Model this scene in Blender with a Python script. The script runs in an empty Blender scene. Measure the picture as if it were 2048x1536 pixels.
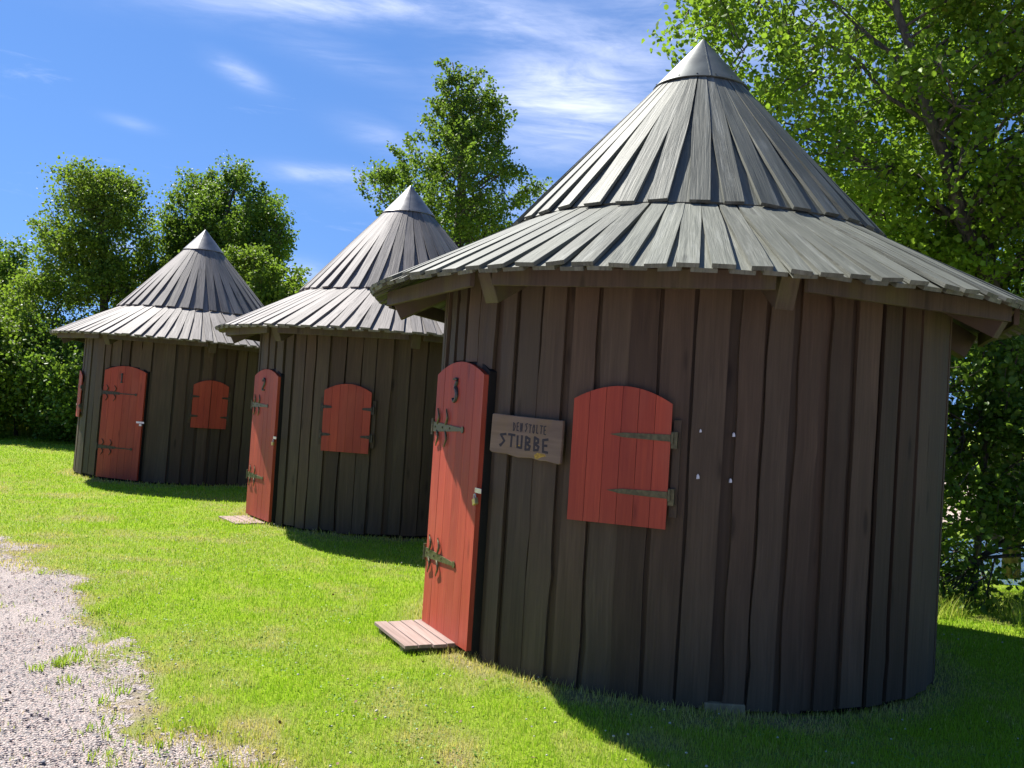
import bpy, math, random
import numpy as np
from mathutils import Vector, Matrix
R_ = math.radians
D = bpy.data
SC = bpy.context.scene
COL = SC.collection
rng = np.random.default_rng(7)
random.seed(7)

# ------------------------------------------------------------------ camera
PW, PH, F = 2048.0, 1536.0, 1860.0
CAMZ = 1.6
PITCH, ROLL = R_(0.984), R_(3.668)
fw = Vector((0, math.cos(PITCH), math.sin(PITCH)))
r0 = Vector((1, 0, 0)); u0 = r0.cross(fw)
RT = math.cos(ROLL) * r0 + math.sin(ROLL) * u0
UP = -math.sin(ROLL) * r0 + math.cos(ROLL) * u0
cam = D.objects.new('camera', D.cameras.new('camera')); COL.objects.link(cam)
cam.data.sensor_width = 36; cam.data.lens = F / PW * 36
cam.data.clip_start = 0.05; cam.data.clip_end = 3000
M = Matrix((RT, UP, -fw)).transposed().to_4x4(); M.translation = (0, 0, CAMZ)
cam.matrix_world = M
SC.camera = cam

def ray(u, v):
    return fw + RT * ((u - PW / 2) / F) - UP * ((v - PH / 2) / F)
def at(u, v, Y):                      # point at distance Y (world y) seen at photo pixel u, v
    d = ray(u, v); return Vector((0, 0, CAMZ)) + d * (Y / d.y)

# ------------------------------------------------------------------ light
SUN_AZ, SUN_EL = R_(136), R_(51.0)     # direction towards the sun (azimuth from +x)
EXPOSURE = 1.24
sd = Vector((math.cos(SUN_EL) * math.cos(SUN_AZ), math.cos(SUN_EL) * math.sin(SUN_AZ), math.sin(SUN_EL)))
sun = D.objects.new('sun', D.lights.new('sun', 'SUN')); COL.objects.link(sun)
sun.data.energy = 4.9; sun.data.angle = R_(0.5); sun.data.color = (1.0, 0.955, 0.88)
sun.rotation_euler = sd.to_track_quat('Z', 'Y').to_euler()
SC.view_settings.view_transform = 'Standard'; SC.view_settings.look = 'None'
SC.view_settings.exposure = EXPOSURE; SC.view_settings.gamma = 1

class NT:                              # small node-tree helper
    def __init__(s, nt): s.nt = nt
    def n(s, t, **k):
        o = s.nt.nodes.new(t)
        ins = k.pop('ins', {})
        for a, b in k.items(): setattr(o, a, b)
        for a, b in ins.items():
            if isinstance(b, bpy.types.NodeSocket): s.nt.links.new(b, o.inputs[a])
            else: o.inputs[a].default_value = b
        return o
    def link(s, a, b): s.nt.links.new(a, b)
    def math(s, op, a, b=0.0, c=None):
        ins = {0: a, 1: b}
        if c is not None: ins[2] = c
        return s.n('ShaderNodeMath', operation=op, ins=ins).outputs[0]
    def mix(s, f, a, b, blend='MIX'):
        return s.n('ShaderNodeMix', data_type='RGBA', blend_type=blend, ins={0: f, 6: a, 7: b}).outputs[2]
    def noise(s, vec, scale, detail=4, rough=.55, dist=0.0):
        return s.n('ShaderNodeTexNoise', ins={'Vector': vec, 'Scale': scale, 'Detail': detail, 'Roughness': rough, 'Distortion': dist}).outputs[0]
    def ramp(s, f, a, b, lo=0.0, hi=1.0):
        return s.n('ShaderNodeMapRange', interpolation_type='SMOOTHSTEP', ins={0: f, 1: a, 2: b, 3: lo, 4: hi}).outputs[0]
    def scale(s, vec, x, y, z):
        return s.n('ShaderNodeMapping', ins={'Vector': vec, 'Scale': (x, y, z)}).outputs[0]

world = D.worlds.new('World'); SC.world = world; world.use_nodes = True
wt = NT(world.node_tree); world.node_tree.nodes.clear()
sky = wt.n('ShaderNodeTexSky', sky_type='NISHITA', sun_disc=False)
sky.sun_elevation = SUN_EL; sky.sun_rotation = R_(90) - SUN_AZ
sky.air_density = 1.0; sky.dust_density = 0.0; sky.ozone_density = 2.5
_g = wt.n('ShaderNodeTexCoord').outputs['Generated']
_up = wt.n('ShaderNodeVectorMath', operation='MULTIPLY_ADD', ins={0: _g, 1: (1, 1, .8), 2: (0, 0, .27)}).outputs[0]
wt.link(wt.n('ShaderNodeVectorMath', operation='NORMALIZE', ins={0: _up}).outputs[0], sky.inputs['Vector'])
hsv = wt.n('ShaderNodeHueSaturation', ins={'Hue': 0.508, 'Saturation': 1.2, 'Value': 0.86, 'Color': sky.outputs[0]}).outputs[0]
gen = wt.n('ShaderNodeTexCoord').outputs['Generated']
def dirv(u, v): return ray(u, v).normalized()
CLOUDS = [  # u, v, half length, half width, slope deg, strength
    (700, 2, 260, 36, 2, .8), (1010, 40, 260, 50, 14, .5), (1230, 95, 200, 55, 20, .5), (1160, 205, 190, 85, 8, .95),
    (1230, 235, 110, 60, -12, .6), (1120, 285, 190, 45, 6, .45), (478, 145, 50, 18, 28, .42), (655, 350, 110, 17, 5, .5),
    (790, 285, 90, 26, 20, .3), (1075, 375, 60, 22, 4, .35), (205, 492, 70, 11, 3, .6), (40, 492, 24, 7, 8, .55),
    (600, 550, 50, 26, 5, .5), (265, 247, 40, 10, 15, .2), (880, 395, 240, 30, 8, .25), (640, 90, 200, 30, 22, .2), (1500, 60, 300, 90, 10, .4)]
acc = None
for (u, v, hl, hw, sl, st) in CLOUDS:
    c = dirv(u, v); c2 = dirv(u + 10 * math.cos(R_(sl)), v + 10 * math.sin(R_(sl)))
    a = (c2 - c); a = (a - c * a.dot(c)).normalized(); b = c.cross(a)
    da = wt.n('ShaderNodeVectorMath', operation='DOT_PRODUCT', ins={0: gen, 1: tuple(a * F / hl)}).outputs['Value']
    db = wt.n('ShaderNodeVectorMath', operation='DOT_PRODUCT', ins={0: gen, 1: tuple(b * F / hw)}).outputs['Value']
    dc = wt.n('ShaderNodeVectorMath', operation='DOT_PRODUCT', ins={0: gen, 1: tuple(c)}).outputs['Value']
    q = wt.math('ADD', wt.math('MULTIPLY', da, da), wt.math('MULTIPLY', db, db))
    e = wt.math('MULTIPLY', wt.math('EXPONENT', wt.math('MULTIPLY', q, -1.0)), st)
    e = wt.math('MULTIPLY', e, wt.math('GREATER_THAN', dc, 0.3))
    acc = e if acc is None else wt.math('MAXIMUM', acc, e)
sep = wt.n('ShaderNodeSeparateXYZ', ins={0: gen})
# a faint veil of other cirrus anywhere else in the sky
mp = wt.n('ShaderNodeMapping', ins={'Vector': gen, 'Rotation': (0, R_(14), R_(8)), 'Scale': (2.2, 2.2, 11.0)}).outputs[0]
n1 = wt.noise(mp, 2.2, 8, .62, .9)
mp2 = wt.n('ShaderNodeMapping', ins={'Vector': gen, 'Rotation': (0, R_(18), 0), 'Scale': (5, 5, 30.0)}).outputs[0]
n2 = wt.noise(mp2, 2.6, 7, .65, 1.2)
fib = wt.math('ADD', wt.math('MULTIPLY', n1, .72), wt.math('MULTIPLY', n2, .28))
fibr = wt.ramp(fib, .30, .74)
cl = wt.math('MULTIPLY', acc, wt.math('ADD', wt.math('MULTIPLY', fibr, 1.05), .12))
veil = wt.math('MULTIPLY', wt.ramp(fib, .56, .8), .25)
cl = wt.math('MINIMUM', wt.math('MAXIMUM', cl, veil), 0.92)
skyc = wt.mix(cl, hsv, (6.0, 6.4, 8.0, 1))
bg = wt.n('ShaderNodeBackground', ins={'Color': skyc, 'Strength': 0.08})
wt.link(bg.outputs[0], wt.n('ShaderNodeOutputWorld').inputs[0])

# ------------------------------------------------------------------ materials
def mat(name):
    m = D.materials.new(name); m.use_nodes = True
    t = NT(m.node_tree); p = m.node_tree.nodes['Principled BSDF']
    return m, t, p
def setp(t, p, **k):
    for a, b in k.items():
        a = a.replace('_', ' ')
        if isinstance(b, bpy.types.NodeSocket): t.link(b, p.inputs[a])
        else: p.inputs[a].default_value = b
def C(r, g, b): return (r, g, b, 1)

def wood(name, dark, light, rough=.6, spec=.35, grain=1.0, bump=.25, dirt=None, chips=0.0, varamt=.35, fleck=None, gscale=1.0, hues=None, knots=.6):
    m, t, p = mat(name)
    uv = t.n('ShaderNodeUVMap').outputs[0]
    isl = t.n('ShaderNodeNewGeometry').outputs['Random Per Island']
    g1 = t.noise(t.scale(uv, 70 * gscale, 2.2, 1), 1.0, 6, .6, .6)
    g2 = t.noise(t.scale(uv, 14 * gscale, 1.3, 1), 1.0, 4, .55, .8)
    g3 = t.noise(t.scale(uv, 2.5, .9, 1), 1.0, 3, .5)
    vor = t.n('ShaderNodeTexVoronoi', ins={'Vector': t.scale(uv, 6.5, 1.5, 1), 'Scale': 1.0})
    knot = t.ramp(vor.outputs['Distance'], .16, .05)
    f = t.math('ADD', t.math('MULTIPLY', g1, .5 * grain), t.math('ADD', t.math('MULTIPLY', g2, .45), t.math('MULTIPLY', g3, .25)))
    f = t.ramp(f, .35, .95)
    c = t.mix(f, dark, light)
    c = t.mix(t.math('MULTIPLY', knot, knots), c, tuple(x * .45 for x in dark[:3]) + (1,))
    var = t.ramp(isl, 0, 1, 1 - varamt, 1 + varamt)
    c = t.n('ShaderNodeVectorMath', operation='SCALE', ins={0: c, 'Scale': var}).outputs[0]
    if hues:
        isl2 = t.math('FRACT', t.math('MULTIPLY', isl, 37.7))
        hn = t.noise(t.scale(uv, 1.2, .8, 1), 1.0, 3, .6)
        hf = t.ramp(t.math('ADD', t.math('MULTIPLY', isl2, .5), t.math('MULTIPLY', hn, .5)), .25, .75)
        c = t.mix(1.0, c, t.mix(hf, hues[0], hues[1]), 'MULTIPLY')
    obc = t.n('ShaderNodeTexCoord').outputs['Object']
    if dirt:                                     # algae / splash stains with their own shapes
        col, amt, sc = dirt
        d = t.ramp(t.noise(t.scale(obc, 1, 1, .35), sc, 5, .6, .3), .48, .72)
        c = t.mix(t.math('MULTIPLY', d, amt), c, col)
    if chips > 0:
        ch = t.noise(t.scale(uv, 60, 14, 1), 1.0, 3, .6)
        c = t.mix(t.math('MULTIPLY', t.ramp(ch, .76, .80), chips), c, C(.42, .38, .34))
    if fleck:
        d = t.ramp(t.noise(t.scale(uv, 9, 1.1, 1), 1.0, 6, .7, 1.0), .50, .72)
        c = t.mix(t.math('MULTIPLY', d, fleck[1]), c, fleck[0])
    b = t.n('ShaderNodeBump', ins={'Strength': bump, 'Distance': .006, 'Height': t.math('ADD', g1, t.math('MULTIPLY', g2, 1.5))}).outputs[0]
    setp(t, p, Base_Color=c, Roughness=t.math('ADD', t.math('MULTIPLY', g2, .25), rough - .12), Normal=b)
    p.inputs['Specular IOR Level'].default_value = spec
    return m
M_WALL = wood('dark_stained_boards', C(.064, .046, .030), C(.142, .106, .072), .68, .28, .8, .4, dirt=(C(.10, .080, .050), .35, 1.3), chips=.3, varamt=.22, hues=(C(1.02, .90, .84), C(1.0, .96, .92)), knots=.75)
M_ROOF_G = wood('green_grey_roof_boards', C(.070, .075, .060), C(.175, .182, .148), .62, .33, 1.3, .6, varamt=.2, fleck=(C(.27, .28, .245), .55))
M_ROOF_S = wood('silver_grey_roof_boards', C(.088, .080, .076), C(.245, .222, .208), .66, .3, 1.3, .5, varamt=.2, fleck=(C(.29, .27, .26), .5))
M_EAVE = wood('eave_timber', C(.045, .032, .024), C(.10, .075, .052), .65, .3, 1, .3, dirt=(C(.13, .13, .035), .55, 2.2))
M_RED = wood('falu_red_paint', C(.34, .048, .028), C(.53, .092, .044), .55, .3, .9, .25, dirt=(C(.47, .12, .07), .4, 2.5), varamt=.12, chips=.22)
M_STEP = wood('step_planks', C(.15, .105, .09), C(.33, .25, .22), .75, .2, 1, .4)
M_SIGN = wood('sign_board', C(.12, .08, .055), C(.27, .19, .13), .6, .3, .9, .2, dirt=(C(.24, .15, .05), .4, 6), gscale=.5)
M_BLOCK = wood('pale_block', C(.16, .12, .07), C(.33, .26, .15), .8, .2)

def simple(name, col, rough=.5, metal=0.0, nsc=30, amt=.4, bump=.1, spec=.5):
    m, t, p = mat(name)
    o = t.n('ShaderNodeTexCoord').outputs['Object']
    n = t.noise(o, nsc, 5, .6)
    c = t.mix(t.ramp(n, .3, .75), tuple(x * (1 - amt) for x in col[:3]) + (1,), tuple(min(1, x * (1 + amt * .6)) for x in col[:3]) + (1,))
    b = t.n('ShaderNodeBump', ins={'Strength': bump, 'Distance': .004, 'Height': n}).outputs[0]
    setp(t, p, Base_Color=c, Roughness=t.math('ADD', t.math('MULTIPLY', n, .2), rough - .1), Metallic=metal, Normal=b)
    p.inputs['Specular IOR Level'].default_value = spec
    return m
M_CAP_G = simple('zinc_dark_reflection', C(.105, .12, .112), .5, .25, 6, .3, .25)  # same zinc on every cap; darker greenish reflection put into this colour
M_CAP_S = simple('zinc_bright_reflection', C(.20, .20, .20), .42, .5, 6, .3, .25)  # same zinc again, with the brighter reflection put into its colour
M_IRON = simple('forged_iron', C(.085, .075, .055), .5, .6, 45, .5, .3)
M_OLIVE = simple('olive_iron', C(.13, .12, .06), .42, .5, 45, .4, .25)
M_NUM = simple('grey_iron', C(.075, .075, .085), .45, .5, 40, .3, .2)
M_STEEL = simple('bright_steel', C(.62, .62, .60), .3, .8, 50, .2, .05)
M_BRASS = simple('brass', C(.60, .48, .20), .35, .7, 60, .2, .05)
M_BLACK = simple('gap_shade_black', C(.012, .010, .009), .9, 0, 20, .3, .1)  # near-black that paints shade into the gaps round doors and under walls
M_INK = simple('dark_lettering', C(.030, .022, .024), .6, 0, 80, .4, .1)
M_YEL = simple('yellow_paint', C(.50, .30, .03), .6, 0, 90, .5, .1)
M_WHITE = simple('white_plastic', C(.75, .75, .78), .5, 0, 60, .1, .05)

def bark(name, dark, light):
    m, t, p = mat(name)
    o = t.n('ShaderNodeTexCoord').outputs['Object']
    n = t.noise(t.scale(o, 14, 14, 4), 1.5, 6, .65, .5)
    n2 = t.noise(o, 2.2, 4, .6)
    c = t.mix(t.ramp(n, .35, .7), dark, light)
    c = t.mix(t.math('MULTIPLY', t.ramp(n2, .5, .7), .5), c, C(.10, .11, .07))
    b = t.n('ShaderNodeBump', ins={'Strength': .7, 'Distance': .02, 'Height': n}).outputs[0]
    setp(t, p, Base_Color=c, Roughness=.9, Normal=b); return m
M_BARK = bark('alder_bark', C(.045, .037, .030), C(.15, .125, .10))

def leafmat(name, dark, light, trans=.38, rough=.42):
    m, t, p = mat(name)
    isl = t.n('ShaderNodeNewGeometry').outputs['Random Per Island']
    o = t.n('ShaderNodeTexCoord').outputs['Object']
    n = t.noise(o, .9, 3, .6)
    f = t.math('ADD', t.math('MULTIPLY', isl, .6), t.math('MULTIPLY', t.ramp(n, .35, .65), .4))
    c = t.mix(f, dark, light)
    odd = t.ramp(isl, .965, .985)
    c = t.mix(t.math('MULTIPLY', odd, .6), c, C(.20, .16, .03))
    setp(t, p, Base_Color=c, Roughness=rough); p.inputs['Specular IOR Level'].default_value = .28
    tr = t.n('ShaderNodeBsdfTranslucent', ins={'Color': t.mix(.5, c, C(.26, .42, .03), 'MIX')})
    mx = t.n('ShaderNodeMixShader', ins={0: trans, 1: p.outputs[0], 2: tr.outputs[0]})
    t.link(mx.outputs[0], m.node_tree.nodes['Material Output'].inputs[0]); return m
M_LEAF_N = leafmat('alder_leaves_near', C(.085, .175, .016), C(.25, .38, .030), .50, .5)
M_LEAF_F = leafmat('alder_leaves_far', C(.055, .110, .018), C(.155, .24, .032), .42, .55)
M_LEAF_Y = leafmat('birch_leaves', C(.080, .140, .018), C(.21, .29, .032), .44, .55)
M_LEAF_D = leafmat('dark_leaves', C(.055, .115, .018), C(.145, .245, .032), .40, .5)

# ------------------------------------------------------------------ mesh builder
class MB:
    def __init__(s): s.v = []; s.f = []; s.uv = []
    def add(s, vs, fs, uvs=None):
        b = len(s.v); s.v += [tuple(x) for x in vs]
        for k, f in enumerate(fs):
            s.f.append([i + b for i in f])
            s.uv.append(uvs[k] if uvs else [(vs[i][0] + vs[i][1] * .7, vs[i][2]) for i in f])
    def plank(s, L, Rr, nr, th, off=None):
        # L, Rr: outer-face edge points along the board, nr: outward normal, th: thickness
        n = len(L); L = [Vector(x) for x in L]; Rr = [Vector(x) for x in Rr]; nr = Vector(nr)
        ou, ov = (random.random() * 9, random.random() * 9) if off is None else off
        Lb = [x - nr * th for x in L]; Rb = [x - nr * th for x in Rr]
        vs = L + Rr + Lb + Rb; fs = []; us = []
        a = 0
        lens = [0]
        for i in range(n - 1): lens.append(lens[-1] + (L[i + 1] - L[i]).length)
        w = [(Rr[i] - L[i]).length for i in range(n)]
        for i in range(n - 1):
            v0, v1 = ov + lens[i], ov + lens[i + 1]
            j = i + 1
            fs.append([i, n + i, n + j, j]); us.append([(ou - w[i] / 2, v0), (ou + w[i] / 2, v0), (ou + w[j] / 2, v1), (ou - w[j] / 2, v1)])
            fs.append([2 * n + j, 3 * n + j, 3 * n + i, 2 * n + i]); us.append([(ou, v1), (ou + w[j], v1), (ou + w[i], v0), (ou, v0)])
            fs.append([j, 2 * n + j, 2 * n + i, i]); us.append([(ou, v1), (ou + th, v1), (ou + th, v0), (ou, v0)])
            fs.append([n + i, 3 * n + i, 3 * n + j, n + j]); us.append([(ou, v0), (ou + th, v0), (ou + th, v1), (ou, v1)])
        fs.append([0, 2 * n, 3 * n, n]); us.append([(ou, ov), (ou, ov + th), (ou + .1, ov + th), (ou + .1, ov)])
        e = n - 1
        fs.append([e, n + e, 3 * n + e, 2 * n + e]); us.append([(ou, ov), (ou + .1, ov), (ou + .1, ov + th), (ou, ov + th)])
        s.add(vs, fs, us)
    def poly(s, pts, O, X, Y, N, d0, d1):
        # extrude 2-D polygon pts in frame (O, X, Y, N) from depth d0 to d1
        O, X, Y, N = map(Vector, (O, X, Y, N)); n = len(pts)
        ou, ov = random.random() * 9, random.random() * 9
        A = [O + X * p[0] + Y * p[1] + N * d1 for p in pts]; B = [O + X * p[0] + Y * p[1] + N * d0 for p in pts]
        fs = [list(range(n)), list(range(2 * n - 1, n - 1, -1))]
        q = [(ou + p[0], ov + p[1]) for p in pts]
        us = [q, q[::-1]]
        for i in range(n):
            j = (i + 1) % n
            fs.append([i, n + i, n + j, j]); us.append([q[i], (q[i][0] + .02, q[i][1]), (q[j][0] + .02, q[j][1]), q[j]])
        s.add(A + B, fs, us)
    def tube(s, pts, rad, n=6, closed_ends=True):
        pts = [Vector(p) for p in pts]; m = len(pts)
        if not hasattr(rad, '__len__'): rad = [rad] * m
        vs = []; fs = []
        up = Vector((0.13, 0.29, 1)).normalized()
        for i, p in enumerate(pts):
            d = (pts[min(i + 1, m - 1)] - pts[max(i - 1, 0)])
            if d.length < 1e-9: d = Vector((0, 0, 1))
            d.normalize()
            a = d.cross(up)
            if a.length < .1: a = d.cross(Vector((1, 0, 0)))
            a.normalize(); b = d.cross(a)
            for k in range(n):
                t = 2 * math.pi * k / n
                vs.append(p + (a * math.cos(t) + b * math.sin(t)) * rad[i])
        for i in range(m - 1):
            for k in range(n):
                k2 = (k + 1) % n
                fs.append([i * n + k, i * n + k2, (i + 1) * n + k2, (i + 1) * n + k])
        if closed_ends: fs.append(list(range(n))[::-1]); fs.append([(m - 1) * n + k for k in range(n)])
        s.add(vs, fs)
    def box(s, O, X, Y, N, x0, x1, y0, y1, d0, d1):
        s.poly([(x0, y0), (x1, y0), (x1, y1), (x0, y1)], O, X, Y, N, d0, d1)
    def build(s, name, m, parent=None, bevel=0, smooth=False):
        me = D.meshes.new(name); me.from_pydata(s.v, [], s.f); 
        uvl = me.uv_layers.new(name='UVMap')
        flat = [c for f in s.uv for c in f]
        uvl.data.foreach_set('uv', np.array(flat, 'f').ravel())
        me.materials.append(m)
        import bmesh
        bm = bmesh.new(); bm.from_mesh(me); bmesh.ops.recalc_face_normals(bm, faces=bm.faces); bm.to_mesh(me); bm.free()
        if smooth: me.polygons.foreach_set('use_smooth', [True] * len(me.polygons))
        o = D.objects.new(name, me); COL.objects.link(o)
        if parent: o.parent = parent
        if bevel:
            b = o.modifiers.new('bevel', 'BEVEL'); b.width = bevel; b.segments = 1; b.limit_method = 'ANGLE'
        return o
def fastmesh(name, V, faces_flat, nper, m, parent=None, attrs=None, smooth=False):
    me = D.meshes.new(name); nf = len(faces_flat) // nper
    me.vertices.add(len(V)); me.vertices.foreach_set('co', np.asarray(V, 'f').ravel())
    me.loops.add(len(faces_flat)); me.loops.foreach_set('vertex_index', np.asarray(faces_flat, 'i'))
    me.polygons.add(nf); me.polygons.foreach_set('loop_start', np.arange(0, nf * nper, nper, dtype='i'))
    me.polygons.foreach_set('loop_total', np.full(nf, nper, 'i'))
    for a, d in (attrs or {}).items():
        at_ = me.attributes.new(a, 'FLOAT', 'POINT'); at_.data.foreach_set('value', np.asarray(d, 'f'))
    me.update(calc_edges=True); me.validate()
    if smooth: me.polygons.foreach_set('use_smooth', np.ones(nf, bool))
    me.materials.append(m)
    o = D.objects.new(name, me); COL.objects.link(o)
    if parent: o.parent = parent
    return o
def tag(o, label=None, cat=None, group=None, kind=None):
    if label: o['label'] = label
    if cat: o['category'] = cat
    if group: o['group'] = group
    if kind: o['kind'] = kind
    return o
def empty(name, loc, rz=0, **k):
    o = D.objects.new(name, None); COL.objects.link(o); o.location = loc; o.rotation_euler = (0, 0, rz)
    o.empty_display_size = .2
    return tag(o, **k)

# value noise in python (for masks shared by ground and grass)
_lat = rng.random((256, 256))
def vnoise(x, y, s):
    x = np.asarray(x) * s + 100.3; y = np.asarray(y) * s + 57.7
    xi = np.floor(x).astype(int); yi = np.floor(y).astype(int); fx = x - xi; fy = y - yi
    fx = fx * fx * (3 - 2 * fx); fy = fy * fy * (3 - 2 * fy)
    g = lambda a, b: _lat[a % 256, b % 256]
    return (g(xi, yi) * (1 - fx) + g(xi + 1, yi) * fx) * (1 - fy) + (g(xi, yi + 1) * (1 - fx) + g(xi + 1, yi + 1) * fx) * fy
def fbm(x, y, s): return .55 * vnoise(x, y, s) + .28 * vnoise(x, y, s * 2.1) + .17 * vnoise(x, y, s * 4.3)

# ------------------------------------------------------------------ ground, lawn and gravel
HUTS = [(-5.667, 16.426, -.10), (-1.496, 12.199, -.038), (1.258, 6.833, .0)]
RW = 1.775
EDGE = np.array([(-60, 62), (-30, 33), (-14.5, 17.6), (-9.2, 12.3), (-6.3, 9.9), (-4.45, 8.25), (-3.55, 7.25), (-2.75, 6.1), (-2.05, 5.0), (-1.6, 4.4), (-1.3, 4.05), (-.9, 3.72), (-.3, 3.5), (.6, 3.32), (2, 3.1), (6, 2.6), (40, -2)])
def edge_dist(x, y):                  # signed distance to the gravel edge, positive on the gravel side
    x = np.asarray(x, float); y = np.asarray(y, float)
    best = np.full(x.shape, 1e9); sign = np.zeros(x.shape)
    for i in range(len(EDGE) - 1):
        a = EDGE[i]; b = EDGE[i + 1]; d = b - a; L2 = d @ d
        t = np.clip(((x - a[0]) * d[0] + (y - a[1]) * d[1]) / L2, 0, 1)
        px = x - (a[0] + t * d[0]); py = y - (a[1] + t * d[1]); dist = np.hypot(px, py)
        cr = d[0] * py - d[1] * px
        m = dist < best; best = np.where(m, dist, best); sign = np.where(m, np.where(cr < 0, 1, -1), sign)
    return best * sign
def gmask(x, y):
    w = .55 * (fbm(x, y, 1.3) - .5) * 1.6 + .16 * (fbm(x, y, 6) - .5) * 2
    return edge_dist(x, y) - .10 - .17 * np.clip((6.5 - np.asarray(y)) / 2.5, 0, 1) + w * np.clip(.6 + np.asarray(y) * .05, .6, 1.4)
def drymask(x, y):
    g = gmask(x, y)
    e = np.clip(1 + g / 1.0, 0, 1) ** 1.6                     # drier towards the gravel
    n = fbm(x, y, .9); n2 = fbm(np.asarray(x) + 31, y, 3.2); n3 = fbm(np.asarray(x) + 7, np.asarray(y) + 3, .45)
    d = np.clip((n - .52) * 3.0, 0, 1) * .30 + np.clip((n2 - .49) * 4, 0, 1) * .42 + np.clip((n3 - .5) * 3, 0, 1) * .25 + e * .75 * np.clip(n2 * 1.6, .2, 1)
    # worn strip low in the picture
    d = d + np.clip(1 - (np.asarray(y) - 3.5) / 1.1, 0, 1) * .8 * np.clip((n2 - .3) * 2.5, 0, 1)
    for hx, hy, hz in HUTS:
        r = np.hypot(np.asarray(x) - hx, np.asarray(y) - hy)
        d = d + np.clip(1 - np.abs(r - RW - .03) / .28, 0, 1) * .75
    return np.clip(d, 0, 1)
def gz(x, y):                         # very gentle ground relief, following the huts' own levels
    x = np.asarray(x, float); y = np.asarray(y, float)
    z = -.10 * np.clip((y - 7) / 9.5, 0, 1.0) + .022 * (fbm(x, y, .5) - .5)
    z = z - .45 * np.clip((y - 9.5) / 3, 0, 1) * np.clip((x - 3.6) / 1.5, 0, 1)      # bank down to the stream behind the hut
    z = z - .045 * np.exp(-((x - 2.3) ** 2 + (y - 5.3) ** 2) / 1.3)
    return z
def axis(lo, a, b, hi, fine, k=1.18):
    c = list(np.arange(a, b, fine)); s = fine; x = c[-1]
    while x < hi: s *= k; x += s; c.append(x)
    s = fine; x = a; pre = []
    while x > lo: s *= k; x -= s; pre.append(x)
    return np.array(pre[::-1] + c)
xs = axis(-900, -7, 6, 900, .055); ys = axis(-60, 3.2, 13, 1200, .055)
X, Y = np.meshgrid(xs, ys); X = X.ravel(); Y = Y.ravel()
nx, ny = len(xs), len(ys)
idx = (np.arange(ny - 1)[:, None] * nx + np.arange(nx - 1)[None, :]).ravel()
quad = np.stack([idx, idx + 1, idx + nx + 1, idx + nx], -1)
gm = gmask(X, Y); dm = drymask(X, Y)
def soilmat():
    m, t, p = mat('lawn_soil')
    o = t.n('ShaderNodeTexCoord').outputs['Object']
    g = t.n('ShaderNodeAttribute', attribute_name='gravel').outputs['Fac']
    d = t.n('ShaderNodeAttribute', attribute_name='dry').outputs['Fac']
    n = t.noise(o, 38, 6, .65); n2 = t.noise(o, 2.2, 4, .6); n3 = t.noise(o, 150, 3, .6)
    green = t.mix(t.ramp(n, .3, .7), C(.09, .15, .010), C(.26, .40, .015))
    far = t.mix(t.ramp(n2, .3, .7), C(.22, .34, .015), C(.33, .45, .02))
    green = t.mix(.4, green, far)
    dryc = t.mix(t.ramp(n3, .35, .65), C(.13, .10, .05), C(.38, .31, .17))
    c = t.mix(t.math('MULTIPLY', d, .9), green, dryc)
    soil = t.mix(t.ramp(n3, .3, .7), C(.20, .155, .13), C(.50, .40, .36))
    c = t.mix(t.ramp(t.math('ADD', g, t.math('MULTIPLY', t.math('SUBTRACT', n2, .5), .5)), -.38, .05), c, soil)
    b = t.n('ShaderNodeBump', ins={'Strength': .8, 'Distance': .02, 'Height': t.math('ADD', n, n3)}).outputs[0]
    setp(t, p, Base_Color=c, Roughness=.95, Normal=b); p.inputs['Specular IOR Level'].default_value = .15
    return m
ground = fastmesh('ground', np.stack([X, Y, gz(X, Y)], -1), quad.ravel(), 4, soilmat(), attrs={'gravel': gm, 'dry': dm}, smooth=True)
tag(ground, 'green lawn ground that runs round the three round huts', kind='structure')

def gravelmat():
    m, t, p = mat('crushed_gravel')
    o = t.n('ShaderNodeTexCoord').outputs['Object']
    v1 = t.n('ShaderNodeTexVoronoi', ins={'Vector': o, 'Scale': 105.0, 'Randomness': 1.0})
    v2 = t.n('ShaderNodeTexVoronoi', ins={'Vector': o, 'Scale': 48.0})
    hs = t.n('ShaderNodeSeparateColor', ins={0: v1.outputs['Color']})
    c = t.mix(hs.outputs[0], C(.23, .205, .19), C(.55, .485, .445))
    c = t.mix(t.ramp(hs.outputs[1], .6, .8), c, C(.50, .38, .34))
    c = t.mix(t.ramp(hs.outputs[2], .78, .9), c, C(.17, .17, .19))
    gap = t.ramp(v1.outputs['Distance'], .35, .75)
    c = t.mix(t.math('MULTIPLY', gap, .55), c, C(.16, .13, .12))
    pn = t.noise(o, 1.4, 4, .6)
    c = t.mix(t.math('MULTIPLY', t.ramp(pn, .45, .7), .5), c, C(.46, .39, .36))
    h = t.math('ADD', t.math('MULTIPLY', v1.outputs['Distance'], -1.0), t.math('MULTIPLY', v2.outputs['Distance'], -.3))
    b = t.n('ShaderNodeBump', ins={'Strength': 1.0, 'Distance': .012, 'Height': h}).outputs[0]
    setp(t, p, Base_Color=c, Roughness=.85, Normal=b); p.inputs['Specular IOR Level'].default_value = .3
    return m
M_GRAVEL = gravelmat()
gxs = np.arange(-6.6, 1.6, .021); gys = np.arange(3.0, 11.2, .021)
GX, GY = np.meshgrid(gxs, gys); GX = GX.ravel(); GY = GY.ravel()
g_m = gmask(GX, GY); n_x, n_y = len(gxs), len(gys)
idx = (np.arange(n_y - 1)[:, None] * n_x + np.arange(n_x - 1)[None, :]).ravel()
q2 = np.stack([idx, idx + 1, idx + n_x + 1, idx + n_x], -1)
ge = (g_m + .22 * (fbm(GX, GY, 5.2) - .5) * 2)[q2[:, 0]]
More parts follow.
